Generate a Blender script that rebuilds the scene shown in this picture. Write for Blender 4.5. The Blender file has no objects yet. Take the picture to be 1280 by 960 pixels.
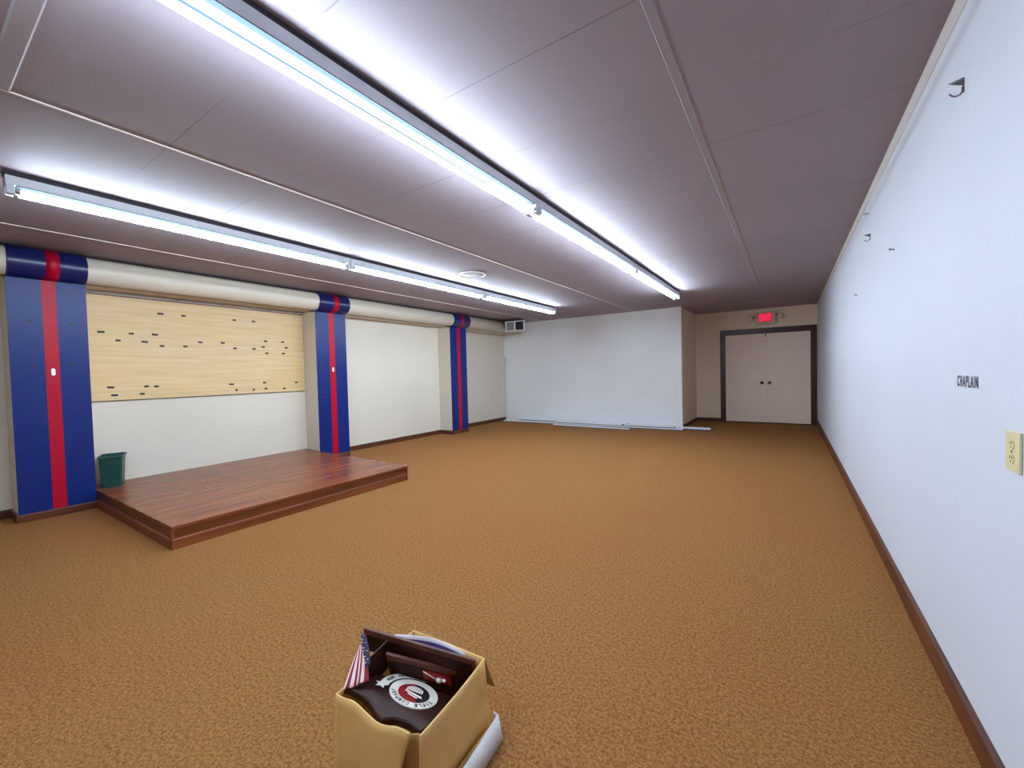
import bpy, bmesh, math, random
from mathutils import Vector, Matrix
random.seed(7)
C = bpy.context.scene.collection
PI = math.pi

# ------------------------------------------------------------------ materials
def lin(r, g, b):
    f = lambda c: (c/255/12.92) if c/255 <= .04045 else ((c/255+.055)/1.055)**2.4
    return (f(r), f(g), f(b), 1)

class NT:
    def __init__(s, name):
        s.m = bpy.data.materials.new(name); s.m.use_nodes = True
        s.n = s.m.node_tree.nodes; s.l = s.m.node_tree.links
        s.b = s.n['Principled BSDF']
    def node(s, t, **k):
        n = s.n.new(t)
        for a, v in k.items():
            if a in n.inputs: n.inputs[a].default_value = v
            else: setattr(n, a, v)
        return n
    def coords(s, scale=(1, 1, 1), out='Object', rot=(0, 0, 0)):
        t = s.node('ShaderNodeTexCoord'); m = s.node('ShaderNodeMapping')
        m.inputs['Scale'].default_value = scale; m.inputs['Rotation'].default_value = rot
        s.l.new(t.outputs[out], m.inputs[0]); return m.outputs[0]
    def noise(s, co, scale, detail=4, rough=.55):
        n = s.node('ShaderNodeTexNoise'); n.inputs['Scale'].default_value = scale
        n.inputs['Detail'].default_value = detail; n.inputs['Roughness'].default_value = rough
        s.l.new(co, n.inputs['Vector']); return n.outputs['Fac']
    def ramp(s, fac, stops):
        r = s.node('ShaderNodeValToRGB'); e = r.color_ramp.elements
        while len(e) < len(stops): e.new(.5)
        for el, (p, c) in zip(e, stops): el.position = p; el.color = c
        s.l.new(fac, r.inputs[0]); return r.outputs[0]
    def mix(s, fac, a, b, mode='MIX'):
        n = s.node('ShaderNodeMix', data_type='RGBA', blend_type=mode)
        for v, i in ((fac, 0), (a, 6), (b, 7)):
            if hasattr(v, 'default_value') and hasattr(v, 'links'): s.l.new(v, n.inputs[i])
            else: n.inputs[i].default_value = v
        return n.outputs[2]
    def math(s, op, a, b=0.0):
        n = s.node('ShaderNodeMath', operation=op)
        for i, v in enumerate((a, b)):
            if hasattr(v, 'links'): s.l.new(v, n.inputs[i])
            else: n.inputs[i].default_value = v
        return n.outputs[0]
    def bump(s, h, strength, dist=.01):
        n = s.node('ShaderNodeBump'); n.inputs['Strength'].default_value = strength
        n.inputs['Distance'].default_value = dist
        s.l.new(h, n.inputs['Height']); s.l.new(n.outputs[0], s.b.inputs['Normal'])
    def col(s, c):
        if hasattr(c, 'links'): s.l.new(c, s.b.inputs['Base Color'])
        else: s.b.inputs['Base Color'].default_value = c
    def rough(s, v): s.b.inputs['Roughness'].default_value = v

def scale4(c, k): return (c[0]*k, c[1]*k, c[2]*k, 1)

def plain(name, c, rough=.5, metal=0, var=.06, vscale=9, bump=0, spec=None):
    t = NT(name); co = t.coords()
    n = t.noise(co, vscale)
    t.col(t.ramp(n, [(.3, scale4(c, 1-var)), (.7, scale4(c, 1+var))]))
    t.rough(rough); t.b.inputs['Metallic'].default_value = metal
    if spec is not None: t.b.inputs['Specular IOR Level'].default_value = spec
    if bump: t.bump(t.noise(co, vscale*25, 3), bump, .003)
    return t.m

def wood(name, dark, light, axis, rough=.35, grain=22, bump=.05, long=.9):
    """grain running along the given axis (0,1,2)"""
    t = NT(name); sc = [grain]*3; sc[axis] = long
    co = t.coords(tuple(sc))
    n = t.noise(co, 1.0, 6, .62)
    n2 = t.noise(t.coords((1.3, 1.3, 1.3)), 1.6, 3)
    f = t.math('ADD', n, t.math('MULTIPLY', t.math('SUBTRACT', n2, .5), .35))
    t.col(t.ramp(f, [(.30, dark), (.52, scale4(tuple((a+b)/2 for a, b in zip(dark, light)), 1)), (.72, light)]))
    t.rough(rough)
    if bump: t.bump(n, bump, .002)
    return t.m

def wallpaint(name, c, stains=0.0, rough=.72):
    t = NT(name); co = t.coords()
    n = t.noise(co, .9, 5)
    base = t.ramp(n, [(.3, scale4(c, .965)), (.7, scale4(c, 1.02))])
    if stains:
        s = t.noise(t.coords((1.4, 1.4, 2.6)), 2.2, 7, .7)
        f = t.ramp(s, [(.66, (0, 0, 0, 1)), (.80, (stains, stains, stains, 1))])
        base = t.mix(f, base, lin(150, 138, 112))
    t.col(base); t.rough(rough)
    t.bump(t.noise(co, 140, 2), .10, .002)
    return t.m

def carpet():
    t = NT('brown_carpet'); co = t.coords()
    fine = t.noise(co, 210, 3, .6)
    mid = t.noise(co, 75, 4, .65)
    big = t.noise(co, .55, 3, .5)
    a = t.ramp(fine, [(.34, lin(98, 62, 34)), (.5, lin(139, 92, 53)), (.66, lin(196, 144, 89))])
    b = t.ramp(mid, [(.36, lin(92, 56, 29)), (.62, lin(186, 131, 77))])
    c = t.mix(.5, a, b)
    w = t.ramp(big, [(.35, (1.03, .95, .92, 1)), (.65, (.98, 1.03, .98, 1))])
    t.col(t.mix(1.0, c, w, 'MULTIPLY'))
    t.rough(.95); t.b.inputs['Specular IOR Level'].default_value = .1
    h = t.math('ADD', fine, t.math('MULTIPLY', mid, 1.2))
    t.bump(h, .6, .008)
    return t.m

def ceiling_mat():
    t = NT('ceiling_panel'); g = t.node('ShaderNodeTexCoord')
    x = t.node('ShaderNodeSeparateXYZ'); t.l.new(g.outputs['Object'], x.inputs[0])
    y = x.outputs[1]
    # panel joints every 0.61 m along the room, one at y = 0.32
    u = t.math('FRACT', t.math('DIVIDE', t.math('SUBTRACT', y, .32-61*.61), .61))
    d = t.math('ABSOLUTE', t.math('SUBTRACT', u, .5))
    line = t.math('GREATER_THAN', d, .5-.0055)
    wob = t.noise(g.outputs['Object'], .8, 3)
    fade = t.ramp(wob, [(.36, (.1, .1, .1, 1)), (.6, (1, 1, 1, 1))])
    f = t.math('MULTIPLY', line, fade)
    c = lin(156, 143, 151)
    n = t.noise(g.outputs['Object'], .7, 4)
    base = t.ramp(n, [(.3, scale4(c, .95)), (.7, scale4(c, 1.04))])
    t.col(t.mix(f, base, scale4(c, .62)))
    t.rough(.7)
    t.bump(t.noise(g.outputs['Object'], 160, 3), .35, .003)
    return t.m

def emit(name, c, strength):
    t = NT(name); t.b.inputs['Base Color'].default_value = (.8, .8, .8, 1)
    t.b.inputs['Emission Color'].default_value = c; t.b.inputs['Emission Strength'].default_value = strength
    return t.m

TUBE = 92.0
M = {}
M['carpet'] = carpet()
M['ceiling'] = ceiling_mat()
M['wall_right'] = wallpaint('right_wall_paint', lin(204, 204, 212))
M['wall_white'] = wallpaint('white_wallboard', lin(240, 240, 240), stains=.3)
M['wall_cream'] = wallpaint('cream_paint', lin(217, 206, 190))
M['far_cream'] = wallpaint('far_cream_paint', lin(245, 224, 198))
M['strip_cream'] = plain('cream_edge_strip', lin(200, 192, 188), .6, var=.02)
M['duct'] = plain('cream_duct_paint', lin(224, 211, 192), .5, var=.02)
M['batten'] = plain('ceiling_batten', lin(156, 146, 150), .6, var=.03)
M['batten_edge'] = plain('pale_metal_molding', lin(226, 214, 206), .35, var=.03)
M['base'] = wood('dark_baseboard_wood', lin(60, 29, 16), lin(110, 58, 30), 1, .4)
M['base_x'] = wood('dark_baseboard_wood_cross', lin(60, 29, 16), lin(110, 58, 30), 0, .4)
M['casing'] = wood('mahogany_casing', lin(54, 20, 16), lin(88, 38, 30), 2, .35)
M['door'] = plain('door_paint', lin(248, 224, 206), .5, var=.015, vscale=2)
M['brass'] = plain('aged_brass', lin(150, 115, 70), .3, 1.0)
M['bronze'] = plain('dark_bronze', lin(70, 52, 38), .4, .8)
M['blue'] = plain('blue_gloss_paint', lin(8, 33, 104), .36, var=.05, vscale=3, spec=.32)
M['navy'] = plain('navy_wrap', lin(20, 30, 88), .28, var=.05)
M['red'] = plain('red_stripe_paint', lin(176, 0, 38), .4, var=.04, spec=.25)
M['black'] = plain('black_tape', lin(14, 13, 14), .6)
M['white_plastic'] = plain('white_plastic', lin(240, 240, 238), .35, var=.01)
M['white_metal'] = plain('white_enamel', lin(206, 210, 216), .4, var=.01)
M['ceiling_gap_shade'] = plain('ceiling_gap_shade_tone', lin(48, 44, 50), .7)  # dark tone painted as the shadow gap between fixture and ceiling
M['deck'] = wood('stage_deck_wood', lin(108, 50, 24), lin(150, 86, 48), 1, .26, grain=11, bump=0, long=.8)
M['deck'].node_tree.nodes['Principled BSDF'].inputs['Specular IOR Level'].default_value = .22
M['skirt'] = wood('stage_skirt_wood', lin(78, 38, 18), lin(128, 68, 34), 1, .35, grain=28)
M['skirt_x'] = wood('stage_skirt_wood_cross', lin(78, 38, 18), lin(128, 68, 34), 0, .35, grain=28)
M['trimwood'] = wood('stage_trim_wood', lin(98, 50, 24), lin(152, 84, 44), 1, .35, grain=28)
M['trimwood_x'] = wood('stage_trim_wood_cross', lin(98, 50, 24), lin(152, 84, 44), 0, .35, grain=28)
M['green'] = plain('dark_green_plastic', lin(16, 64, 57), .42, var=.03, vscale=3)
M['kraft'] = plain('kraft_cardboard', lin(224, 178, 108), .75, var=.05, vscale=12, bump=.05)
M['kraft_shade'] = plain('kraft_cardboard_shaded', lin(160, 116, 64), .8, var=.05, vscale=12)  # darker copy of the kraft; shade on tab and flap is in the colour
M['white_card'] = plain('white_card', lin(232, 230, 232), .6, var=.015)
M['walnut'] = wood('walnut_plaque_wood', lin(28, 10, 7), lin(58, 21, 14), 0, .38, grain=60, bump=.02, long=6)
M['walnut'].node_tree.nodes['Principled BSDF'].inputs['Specular IOR Level'].default_value = .2
M['cherry'] = wood('cherry_plaque_wood', lin(66, 27, 16), lin(112, 54, 30), 0, .42, grain=60, bump=.02, long=6)
M['seal_white'] = plain('seal_white', lin(222, 214, 204), .45, var=.03, vscale=40)
M['seal_black'] = plain('seal_black', lin(22, 17, 17), .4)
M['seal_red'] = plain('seal_red', lin(140, 12, 20), .4)
M['flag_red'] = plain('flag_red', lin(128, 18, 32), .8, var=.06, vscale=60)
M['flag_white'] = plain('flag_white', lin(226, 196, 192), .8, var=.04, vscale=60)
M['flag_blue'] = plain('flag_blue', lin(32, 28, 62), .8, var=.06, vscale=60)
M['purple'] = plain('certificate_purple', lin(96, 72, 140), .4, var=.1, vscale=30)
M['cert'] = plain('certificate_paper', lin(235, 222, 228), .5, var=.02)
M['plank'] = plain('white_plank_paint', lin(238, 236, 242), .4, var=.01)
M['plank_end_shade'] = plain('plank_raw_end_and_shade', lin(84, 80, 92), .7)  # raw plank ends, and shade painted into the lower recess
M['ivory'] = plain('ivory_plastic', lin(216, 202, 158), .4, var=.02)
M['ivory_dark'] = plain('ivory_recess', lin(150, 132, 86), .5)
M['slot'] = plain('slot_dark', lin(70, 52, 26), .6)
M['steel'] = plain('bright_steel', lin(150, 148, 146), .3, 1.0)
M['dark_steel'] = plain('tarnished_steel', lin(110, 106, 108), .4, .7)
M['letter'] = plain('black_vinyl', lin(18, 17, 34), .5)
M['scuff'] = plain('scuff_grey', lin(120, 118, 124), .8)
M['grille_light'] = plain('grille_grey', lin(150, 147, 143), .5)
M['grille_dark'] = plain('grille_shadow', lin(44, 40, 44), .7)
M['exit_body'] = plain('exit_housing', lin(206, 196, 168), .5, var=.02)
M['exit_red'] = emit('exit_panel_glow', (.85, .004, .045, 1), .66)
M['exit_letter'] = emit('exit_letter_glow', (1.0, .06, .15, 1), .95)
for k_ in ('exit_red', 'exit_letter'): M[k_].node_tree.nodes['Principled BSDF'].inputs['Base Color'].default_value = (.25, .01, .02, 1)
M['lens'] = plain('lamp_lens', lin(232, 226, 210), .15)
M['tube'] = emit('fluorescent_tube_glow', (.68, .85, 1.0, 1), TUBE)
M['gap_shade'] = plain('tube_gap_shade', lin(22, 30, 38), .9, var=.02, spec=.1)  # near-black underside, paints the dark gap between tubes on a white channel
M['peel'] = plain('peeled_paper', lin(226, 222, 210), .7, var=.02)
M['ply'] = None
def plywood():
    t = NT('plywood_face')
    co = t.coords((9, 1.1, 26))
    n = t.noise(co, 1.0, 5, .6)
    big = t.noise(t.coords((1, .7, 1.6)), 1.5, 3)
    base = t.ramp(n, [(.3, lin(206, 172, 124)), (.55, lin(218, 188, 142)), (.75, lin(224, 196, 154))])
    base = t.mix(t.ramp(big, [(.4, (0, 0, 0, 1)), (.75, (.5, .5, .5, 1))]), base, lin(218, 178, 114))
    kn = t.noise(t.coords((1, 2.2, 9)), 2.4, 4, .7)
    base = t.mix(t.ramp(kn, [(.70, (0, 0, 0, 1)), (.82, (.55, .55, .55, 1))]), base, lin(176, 132, 80))
    t.col(base); t.rough(.55); return t.m
M['ply'] = plywood()

# ------------------------------------------------------------------ mesh helpers
class MB:
    def __init__(s): s.bm = bmesh.new(); s.mats = []
    def mi(s, m):
        if m not in s.mats: s.mats.append(m)
        return s.mats.index(m)
    def faces(s, fs, m, smooth=False):
        i = s.mi(m)
        for f in fs: f.material_index = i; f.smooth = smooth
    def poly(s, pts, m):
        f = s.bm.faces.new([s.bm.verts.new(p) for p in pts]); s.faces([f], m); return f
    def box(s, a, b, m, M4=None, bev=0):
        x0, y0, z0 = a; x1, y1, z1 = b
        return s.hexa([(x0, y0, z0), (x1, y0, z0), (x1, y1, z0), (x0, y1, z0),
                       (x0, y0, z1), (x1, y0, z1), (x1, y1, z1), (x0, y1, z1)], m, M4, bev)
    def hexa(s, p, m, M4=None, bev=0):
        v = [s.bm.verts.new((M4 @ Vector(q)) if M4 else q) for q in p]
        fs = [s.bm.faces.new([v[i] for i in q]) for q in
              ((3, 2, 1, 0), (4, 5, 6, 7), (0, 1, 5, 4), (1, 2, 6, 5), (2, 3, 7, 6), (3, 0, 4, 7))]
        s.faces(fs, m)
        if bev:
            es = list({e for f in fs for e in f.edges})
            r = bmesh.ops.bevel(s.bm, geom=es, offset=bev, segments=2, profile=.6, affect='EDGES')
            s.faces(r['faces'], m)
        return fs
    def prism(s, base, vec, m, cap=None):
        """extrude a polygon (list of points) along vec"""
        vec = Vector(vec); a = [s.bm.verts.new(p) for p in base]; b = [s.bm.verts.new(Vector(p)+vec) for p in base]
        n = len(a); fs = [s.bm.faces.new([a[i], a[(i+1) % n], b[(i+1) % n], b[i]]) for i in range(n)]
        s.faces(fs, m)
        c = [s.bm.faces.new(list(reversed(a))), s.bm.faces.new(b)]
        s.faces(c, cap or m)
    def cyl(s, p, q, r, m, seg=20, r2=None, caps=True, smooth=True):
        p, q = Vector(p), Vector(q); r2 = r if r2 is None else r2
        z = (q-p).normalized(); x = z.orthogonal().normalized(); y = z.cross(x)
        A = []; B = []
        for i in range(seg):
            t = 2*PI*i/seg; d = x*math.cos(t)+y*math.sin(t)
            A.append(s.bm.verts.new(p+d*r)); B.append(s.bm.verts.new(q+d*r2))
        fs = [s.bm.faces.new([A[i], A[(i+1) % seg], B[(i+1) % seg], B[i]]) for i in range(seg)]
        s.faces(fs, m, smooth)
        if caps:
            s.faces([s.bm.faces.new(list(reversed(A))), s.bm.faces.new(B)], m)
    def lathe(s, prof, m, M4=None, seg=32, smooth=True):
        """profile of (r, z) turned about z"""
        rings = []
        for r, z in prof:
            if r < 1e-6: rings.append([s.bm.verts.new((M4 @ Vector((0, 0, z))) if M4 else (0, 0, z))])
            else:
                ring = []
                for i in range(seg):
                    t = 2*PI*i/seg; p = Vector((r*math.cos(t), r*math.sin(t), z))
                    ring.append(s.bm.verts.new((M4 @ p) if M4 else p))
                rings.append(ring)
        fs = []
        for A, B in zip(rings, rings[1:]):
            for i in range(seg):
                j = (i+1) % seg
                if len(A) == 1 and len(B) > 1: fs.append(s.bm.faces.new([A[0], B[j], B[i]]))
                elif len(B) == 1 and len(A) > 1: fs.append(s.bm.faces.new([A[i], A[j], B[0]]))
                elif len(A) > 1: fs.append(s.bm.faces.new([A[i], A[j], B[j], B[i]]))
        s.faces(fs, m, smooth)
    def tube(s, pts, r, m, seg=8):
        pts = [Vector(p) for p in pts]; rings = []
        up = Vector((0.13, .2, 1)).normalized()
        for i, p in enumerate(pts):
            d = (pts[min(i+1, len(pts)-1)]-pts[max(i-1, 0)]).normalized()
            x = d.cross(up)
            if x.length < 1e-3: x = d.orthogonal()
            x.normalize(); y = d.cross(x)
            rings.append([s.bm.verts.new(p+(x*math.cos(2*PI*k/seg)+y*math.sin(2*PI*k/seg))*r) for k in range(seg)])
        fs = [s.bm.faces.new([A[k], A[(k+1) % seg], B[(k+1) % seg], B[k]]) for A, B in zip(rings, rings[1:]) for k in range(seg)]
        s.faces(fs, m, True)
        s.faces([s.bm.faces.new(list(reversed(rings[0]))), s.bm.faces.new(rings[-1])], m)
    def grid(s, P, m, thick=0.0, matf=None, smooth=True):
        """sheet through a 2-D grid of points, given a real thickness"""
        P = [[Vector(p) for p in r] for r in P]; R, K = len(P), len(P[0])
        def nrm(i, j):
            a = P[min(i+1, R-1)][j]-P[max(i-1, 0)][j]; b = P[i][min(j+1, K-1)]-P[i][max(j-1, 0)]
            return a.cross(b).normalized()
        top = [[s.bm.verts.new(P[i][j]+nrm(i, j)*thick/2) for j in range(K)] for i in range(R)]
        bot = [[s.bm.verts.new(P[i][j]-nrm(i, j)*thick/2) for j in range(K)] for i in range(R)]
        for i in range(R-1):
            for j in range(K-1):
                mm = matf(i, j) if matf else m
                s.faces([s.bm.faces.new([top[i][j], top[i+1][j], top[i+1][j+1], top[i][j+1]]),
                         s.bm.faces.new([bot[i][j+1], bot[i+1][j+1], bot[i+1][j], bot[i][j]])], mm, smooth)
        for i in range(R-1):
            s.faces([s.bm.faces.new([top[i+1][0], top[i][0], bot[i][0], bot[i+1][0]]),
                     s.bm.faces.new([top[i][-1], top[i+1][-1], bot[i+1][-1], bot[i][-1]])], m)
        for j in range(K-1):
            s.faces([s.bm.faces.new([top[0][j], top[0][j+1], bot[0][j+1], bot[0][j]]),
                     s.bm.faces.new([top[-1][j+1], top[-1][j], bot[-1][j], bot[-1][j+1]])], m)
    def build(s, name, parent=None, origin=None, normals=True):
        if normals: bmesh.ops.recalc_face_normals(s.bm, faces=s.bm.faces[:])
        me = bpy.data.meshes.new(name)
        org = Vector(origin) if origin is not None else Vector((0, 0, 0))
        if org.length: bmesh.ops.translate(s.bm, verts=s.bm.verts[:], vec=-org)
        s.bm.to_mesh(me); s.bm.free()
        for m in s.mats: me.materials.append(m)
        o = bpy.data.objects.new(name, me); C.objects.link(o)
        if parent is not None:
            o.parent = parent
            o.location = org - (parent_world(parent))
        else: o.location = org
        return o

def parent_world(p):
    v = Vector(p.location)
    while p.parent is not None:
        p = p.parent; v = v + Vector(p.location)
    return v

def tag(o, label, cat, group=None):
    o['label'] = label; o['category'] = cat
    if group: o['group'] = group
    return o
def thing(name, label, cat, loc, group=None):
    o = bpy.data.objects.new(name, None); C.objects.link(o); o.location = loc
    o.empty_display_size = .1
    return tag(o, label, cat, group)
def struct(o, label=None):
    o['kind'] = 'structure'
    if label: o['label'] = label
    return o
def copy_tree(o, parent=None):
    c = o.copy(); C.objects.link(c); c.parent = parent
    for ch in list(o.children): copy_tree(ch, c)
    return c
def text_polys(txt, size=1.0, offset=0.0, extrude=0.0, space=1.0):
    """triangulated letter shapes of one line of text in the built-in font: (verts, faces), width"""
    cu = bpy.data.curves.new('lettering_curve', 'FONT'); cu.body = txt; cu.size = size
    cu.space_character = space; cu.offset = offset; cu.extrude = extrude; cu.resolution_u = 4
    ob = bpy.data.objects.new('lettering_curve', cu); C.objects.link(ob)
    dg = bpy.context.evaluated_depsgraph_get(); dg.update()
    me = ob.evaluated_get(dg).to_mesh()
    V = [v.co.copy() for v in me.vertices]; F = [list(p.vertices) for p in me.polygons]
    ob.evaluated_get(dg).to_mesh_clear()
    bpy.data.objects.remove(ob); bpy.data.curves.remove(cu)
    return V, F
def add_text(mb, V, F, fn, m):
    vs = [mb.bm.verts.new(fn(v)) for v in V]; fs = []
    for f in F:
        try: fs.append(mb.bm.faces.new([vs[i] for i in f]))
        except ValueError: pass
    mb.faces(fs, m)

# ------------------------------------------------------------------ room dimensions
H = 2.65
XR, YF, YW, XW = .5322, 11.241, 9.549, -1.930
XC, XN, XN3 = -6.1076, -6.465, -6.60
Y0 = -5.5
PIL = [(-2.405, -1.867), (.642, 1.180), (3.706, 4.234), (6.786, 7.325)]
ZH = 2.31      # top of the plywood board
ZS = 2.362     # underside of the header behind the duct

# floor, ceiling and walls
b = MB(); b.box((-7.0, Y0-.2, -.15), (XR+.2, YF+.2, 0), M['carpet']); struct(b.build('floor'), 'brown looped carpet over the whole room')
b = MB(); b.box((-7.0, Y0-.2, H), (XR+.2, YF+.2, H+.15), M['ceiling']); struct(b.build('ceiling'))
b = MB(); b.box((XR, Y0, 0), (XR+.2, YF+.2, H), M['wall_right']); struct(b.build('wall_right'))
b = MB(); b.box((XW, YF, 0), (XR, YF+.2, H), M['far_cream']); struct(b.build('wall_far'))
b = MB()
b.box((-6.9, YW, 0), (XW-.10, YW+.15, H), M['wall_white']); b.box((XW-.10, YW, 0), (XW, YW+.004, H), M['wall_white'])
struct(b.build('wall_back'))
b = MB(); b.box((XW-.10, YW+.004, 0), (XW, YF+.2, H), M['far_cream']); struct(b.build('wall_return'))
b = MB(); b.box((-6.95, Y0-.2, 0), (XR+.2, Y0, H), M['wall_cream']); struct(b.build('wall_front'))
b = MB()
b.box((-6.95, Y0, 0), (XN, 7.25, H), M['wall_cream']); b.box((-6.95, 7.25, 0), (XN3, YW, H), M['wall_cream'])
b.box((XN, Y0, ZS), (-6.240, 7.25, H), M['wall_cream']); b.box((XN3, 7.25, ZS), (-6.240, YW, H), M['wall_cream'])
struct(b.build('wall_left'))

# baseboards (moulded profile: flat face, small top chamfer)
def baseboard(name, p, q, nrm, mat, h=.092, t=.014):
    p, q, n = Vector(p), Vector(q), Vector(nrm)
    b = MB()
    prof = [Vector((0, 0, 0)), n*t, n*t+Vector((0, 0, h-.012)), n*(t*.45)+Vector((0, 0, h)), Vector((0, 0, h))]
    b.prism([p+v for v in prof], q-p, mat)
    return struct(b.build(name))
baseboard('baseboard_right', (XR, Y0, 0), (XR, YF-.03, 0), (-1, 0, 0), M['base'], .108, .016)
baseboard('baseboard_far', (XW+.014, YF, 0), (-1.385, YF, 0), (0, -1, 0), M['base_x'], .085)
baseboard('baseboard_return', (XW, YW+.02, 0), (XW, YF, 0), (1, 0, 0), M['base'], .085)
for i, (ya, yb, xx) in enumerate(((PIL[0][1], PIL[1][0], XN), (PIL[2][1], PIL[3][0], XN), (PIL[3][1], YW-.002, XN3))):
    baseboard('baseboard_left_%d' % (i+1), (xx, ya, 0), (xx, yb, 0), (1, 0, 0), M['base'], .085)

# pale moulding at the top of the right-hand wall
b = MB()
b.prism([(XR, Y0, H), (XR-.014, Y0, H), (XR-.010, Y0, H-.035), (XR-.004, Y0, H-.055), (XR, Y0, H-.058)], (0, YF-Y0, 0), M['strip_cream'])
struct(b.build('trim_1'), 'thin cream strip along the top of the right wall')
# long ceiling battens running away from the camera, and one cross batten
for i, (x, w) in enumerate(((-.42, .040), (-2.93, .014), (-5.35, .014))):
    b = MB(); y1 = YW if x < XW else YF
    d_ = .002 if i == 0 else .005
    m = M['batten'] if i == 0 else M['batten_edge']
    b.prism([(x-w/2, Y0, H), (x+w/2, Y0, H), (x+w*.45, Y0, H-d_), (x-w*.45, Y0, H-d_)], (0, y1-Y0, 0), m)
    struct(b.build('trim_%d' % (i+2)))
b = MB(); b.prism([(-2.92, .285, H), (-2.92, .355, H), (-2.92, .348, H-.007), (-2.92, .292, H-.007)], (1.24, 0, 0), M['batten'])
struct(b.build('trim_5'))

# ------------------------------------------------------------------ pillars
patch_spots = [(1.932, -.130), (1.932, .148), (1.507, -.128), (1.507, .148)]   # z, offset along y from pillar centre
def pillar(y0, y1, label, tapes, plate, xback=XN, side_base=False):
    yc = (y0+y1)/2
    t = thing('pillar', label, 'pillar', (XC-.15, yc, 0), 'blue pillars along the left wall')
    b = MB(); b.box((xback, y0, 0), (-6.240, y1, ZS), M['wall_cream']); b.box((-6.240, y0, 0), (XC-.006, y1, ZH+.03), M['wall_cream']); b.build('core', t, (XC-.15, yc, 0))['label'] = 'cream painted sides'
    b = MB(); b.box((XC-.006, y0, .0), (XC, y1, ZH+.033), M['blue'], bev=.0015); b.build('front_panel', t, (XC, yc, 1))['label'] = 'blue painted front'
    b = MB(); b.box((XC, yc-.044, .0), (XC+.0015, yc+.053, ZH+.032), M['red']); b.build('stripe', t, (XC, yc, 1))['label'] = 'red vertical stripe'
    b = MB(); b.prism([(XC, y0, 0), (XC+.014, y0, 0), (XC+.014, y0, .064), (XC+.005, y0, .075), (XC, y0, .075)], (0, y1-y0, 0), M['base'])
    b.build('base_trim', t, (XC, yc, 0))['label'] = 'brown wood base strip'
    if side_base:
        b = MB(); b.prism([(XC+.014, y0, 0), (XC+.014, y0-.013, 0), (XC+.014, y0-.013, .076), (XC+.014, y0-.005, .085), (XC+.014, y0, .085)], (xback+.014-XC-.014+.001, 0, 0), M['base_x'])
        b.build('base_trim', t, (XC, yc, 0))['label'] = 'brown wood base strip on the near side'
    if tapes:
        for z, dy in patch_spots:
            b = MB(); b.box((XC, yc+dy-.018, z-.009), (XC+.003, yc+dy+.018, z+.009), M['black']); b.build('tape_patch', t, (XC, yc+dy, z))
    if plate:
        b = MB(); pts = []
        for k in range(24):
            a = 2*PI*k/24; pts.append((XC+.0015, yc+.006+.014*math.cos(a), 1.44+(.022 if math.sin(a) >= 0 else -.022)+.014*math.sin(a)))
        b.prism(pts, (.012, 0, 0), M['white_plastic']); b.build('switch_plate', t, (XC, yc, 1.44))['label'] = 'small white rounded plate'
    return t
pillar(*PIL[1], 'nearest blue pillar with a red stripe, left of the wooden stage', True, True, XN, True)
pillar(*PIL[2], 'middle blue pillar with a red stripe, at the far corner of the stage', True, True)
pillar(*PIL[3], 'farthest blue pillar with a red stripe, no black tape patches on it', False, False, XN, True)

# ------------------------------------------------------------------ round duct along the top of the left wall
DX, DZ, DR = -6.10, 2.492, .1325
du = thing('duct', 'long round cream duct under the ceiling with blue painted bands', 'duct', (DX, 4.5, DZ))
b = MB(); b.cyl((DX, Y0, DZ), (DX, YW-.002, DZ), DR, M['duct'], 56); b.build('pipe', du, (DX, 4.5, DZ))
for ya, yb in PIL[1:]:
    b = MB(); seg = 56
    n = 9; ys = [ya, ya+.004, yb-.004, yb]; rs = [DR, .1465, .1465, DR]
    for k in range(3):
        b.cyl((DX, ys[k], DZ), (DX, ys[k+1], DZ), rs[k], M['navy'], seg, rs[k+1], caps=False)
    ring = b.build('painted_band', du, (DX, (ya+yb)/2, DZ)); ring['label'] = 'navy blue band around the duct'
    yc = (ya+yb)/2+.022
    b = MB(); b.cyl((DX, yc-.046, DZ), (DX, yc+.046, DZ), .1475, M['red'], seg)
    b.build('band_stripe', ring, (DX, yc, DZ))['label'] = 'red stripe across the band'

# vent register on a splayed boot at the far end of the duct
P0, P1 = Vector((-5.885, 8.60, 0)), Vector((-5.370, 8.68, 0))
ux = (P1-P0).normalized(); un = Vector((ux.y, -ux.x, 0)); W = (P1-P0).length
z0, z1 = 2.344, 2.590
def VP(u, z, d=0): return P0+ux*u+un*d+Vector((0, 0, z))
ve = thing('air_vent', 'white framed two-panel air vent at the far end of the duct', 'vent', VP(W/2, z0))
b = MB()
q = [VP(0.01, z0+.01, 0), VP(W-.01, z0+.01, 0), Vector((-5.958, 9.38, z0+.03)), Vector((-5.958, 8.76, z0+.03))]
r = [v+Vector((0, 0, z1-z0-.02)) for v in q[:2]] + [v+Vector((0, 0, z1-z0-.06)) for v in q[2:]]
b.hexa(q+r, M['duct']); b.build('boot', ve, VP(W/2, z0))['label'] = 'cream sheet metal boot'
b = MB(); fw = .020
def vbar(b, u0, u1, za, zb, d0=.0, d1=.014, m=None):
    b.hexa([VP(u0, za, d0), VP(u1, za, d0), VP(u1, za, d1), VP(u0, za, d1), VP(u0, zb, d0), VP(u1, zb, d0), VP(u1, zb, d1), VP(u0, zb, d1)], m or M['white_plastic'])
vbar(b, 0, W, z0, z0+fw); vbar(b, 0, W, z1-fw, z1); vbar(b, 0, fw+.01, z0+fw, z1-fw); vbar(b, W-fw-.01, W, z0+fw, z1-fw); vbar(b, W*.46, W*.53, z0+fw, z1-fw)
b.build('frame', ve, VP(W/2, z0))
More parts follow.
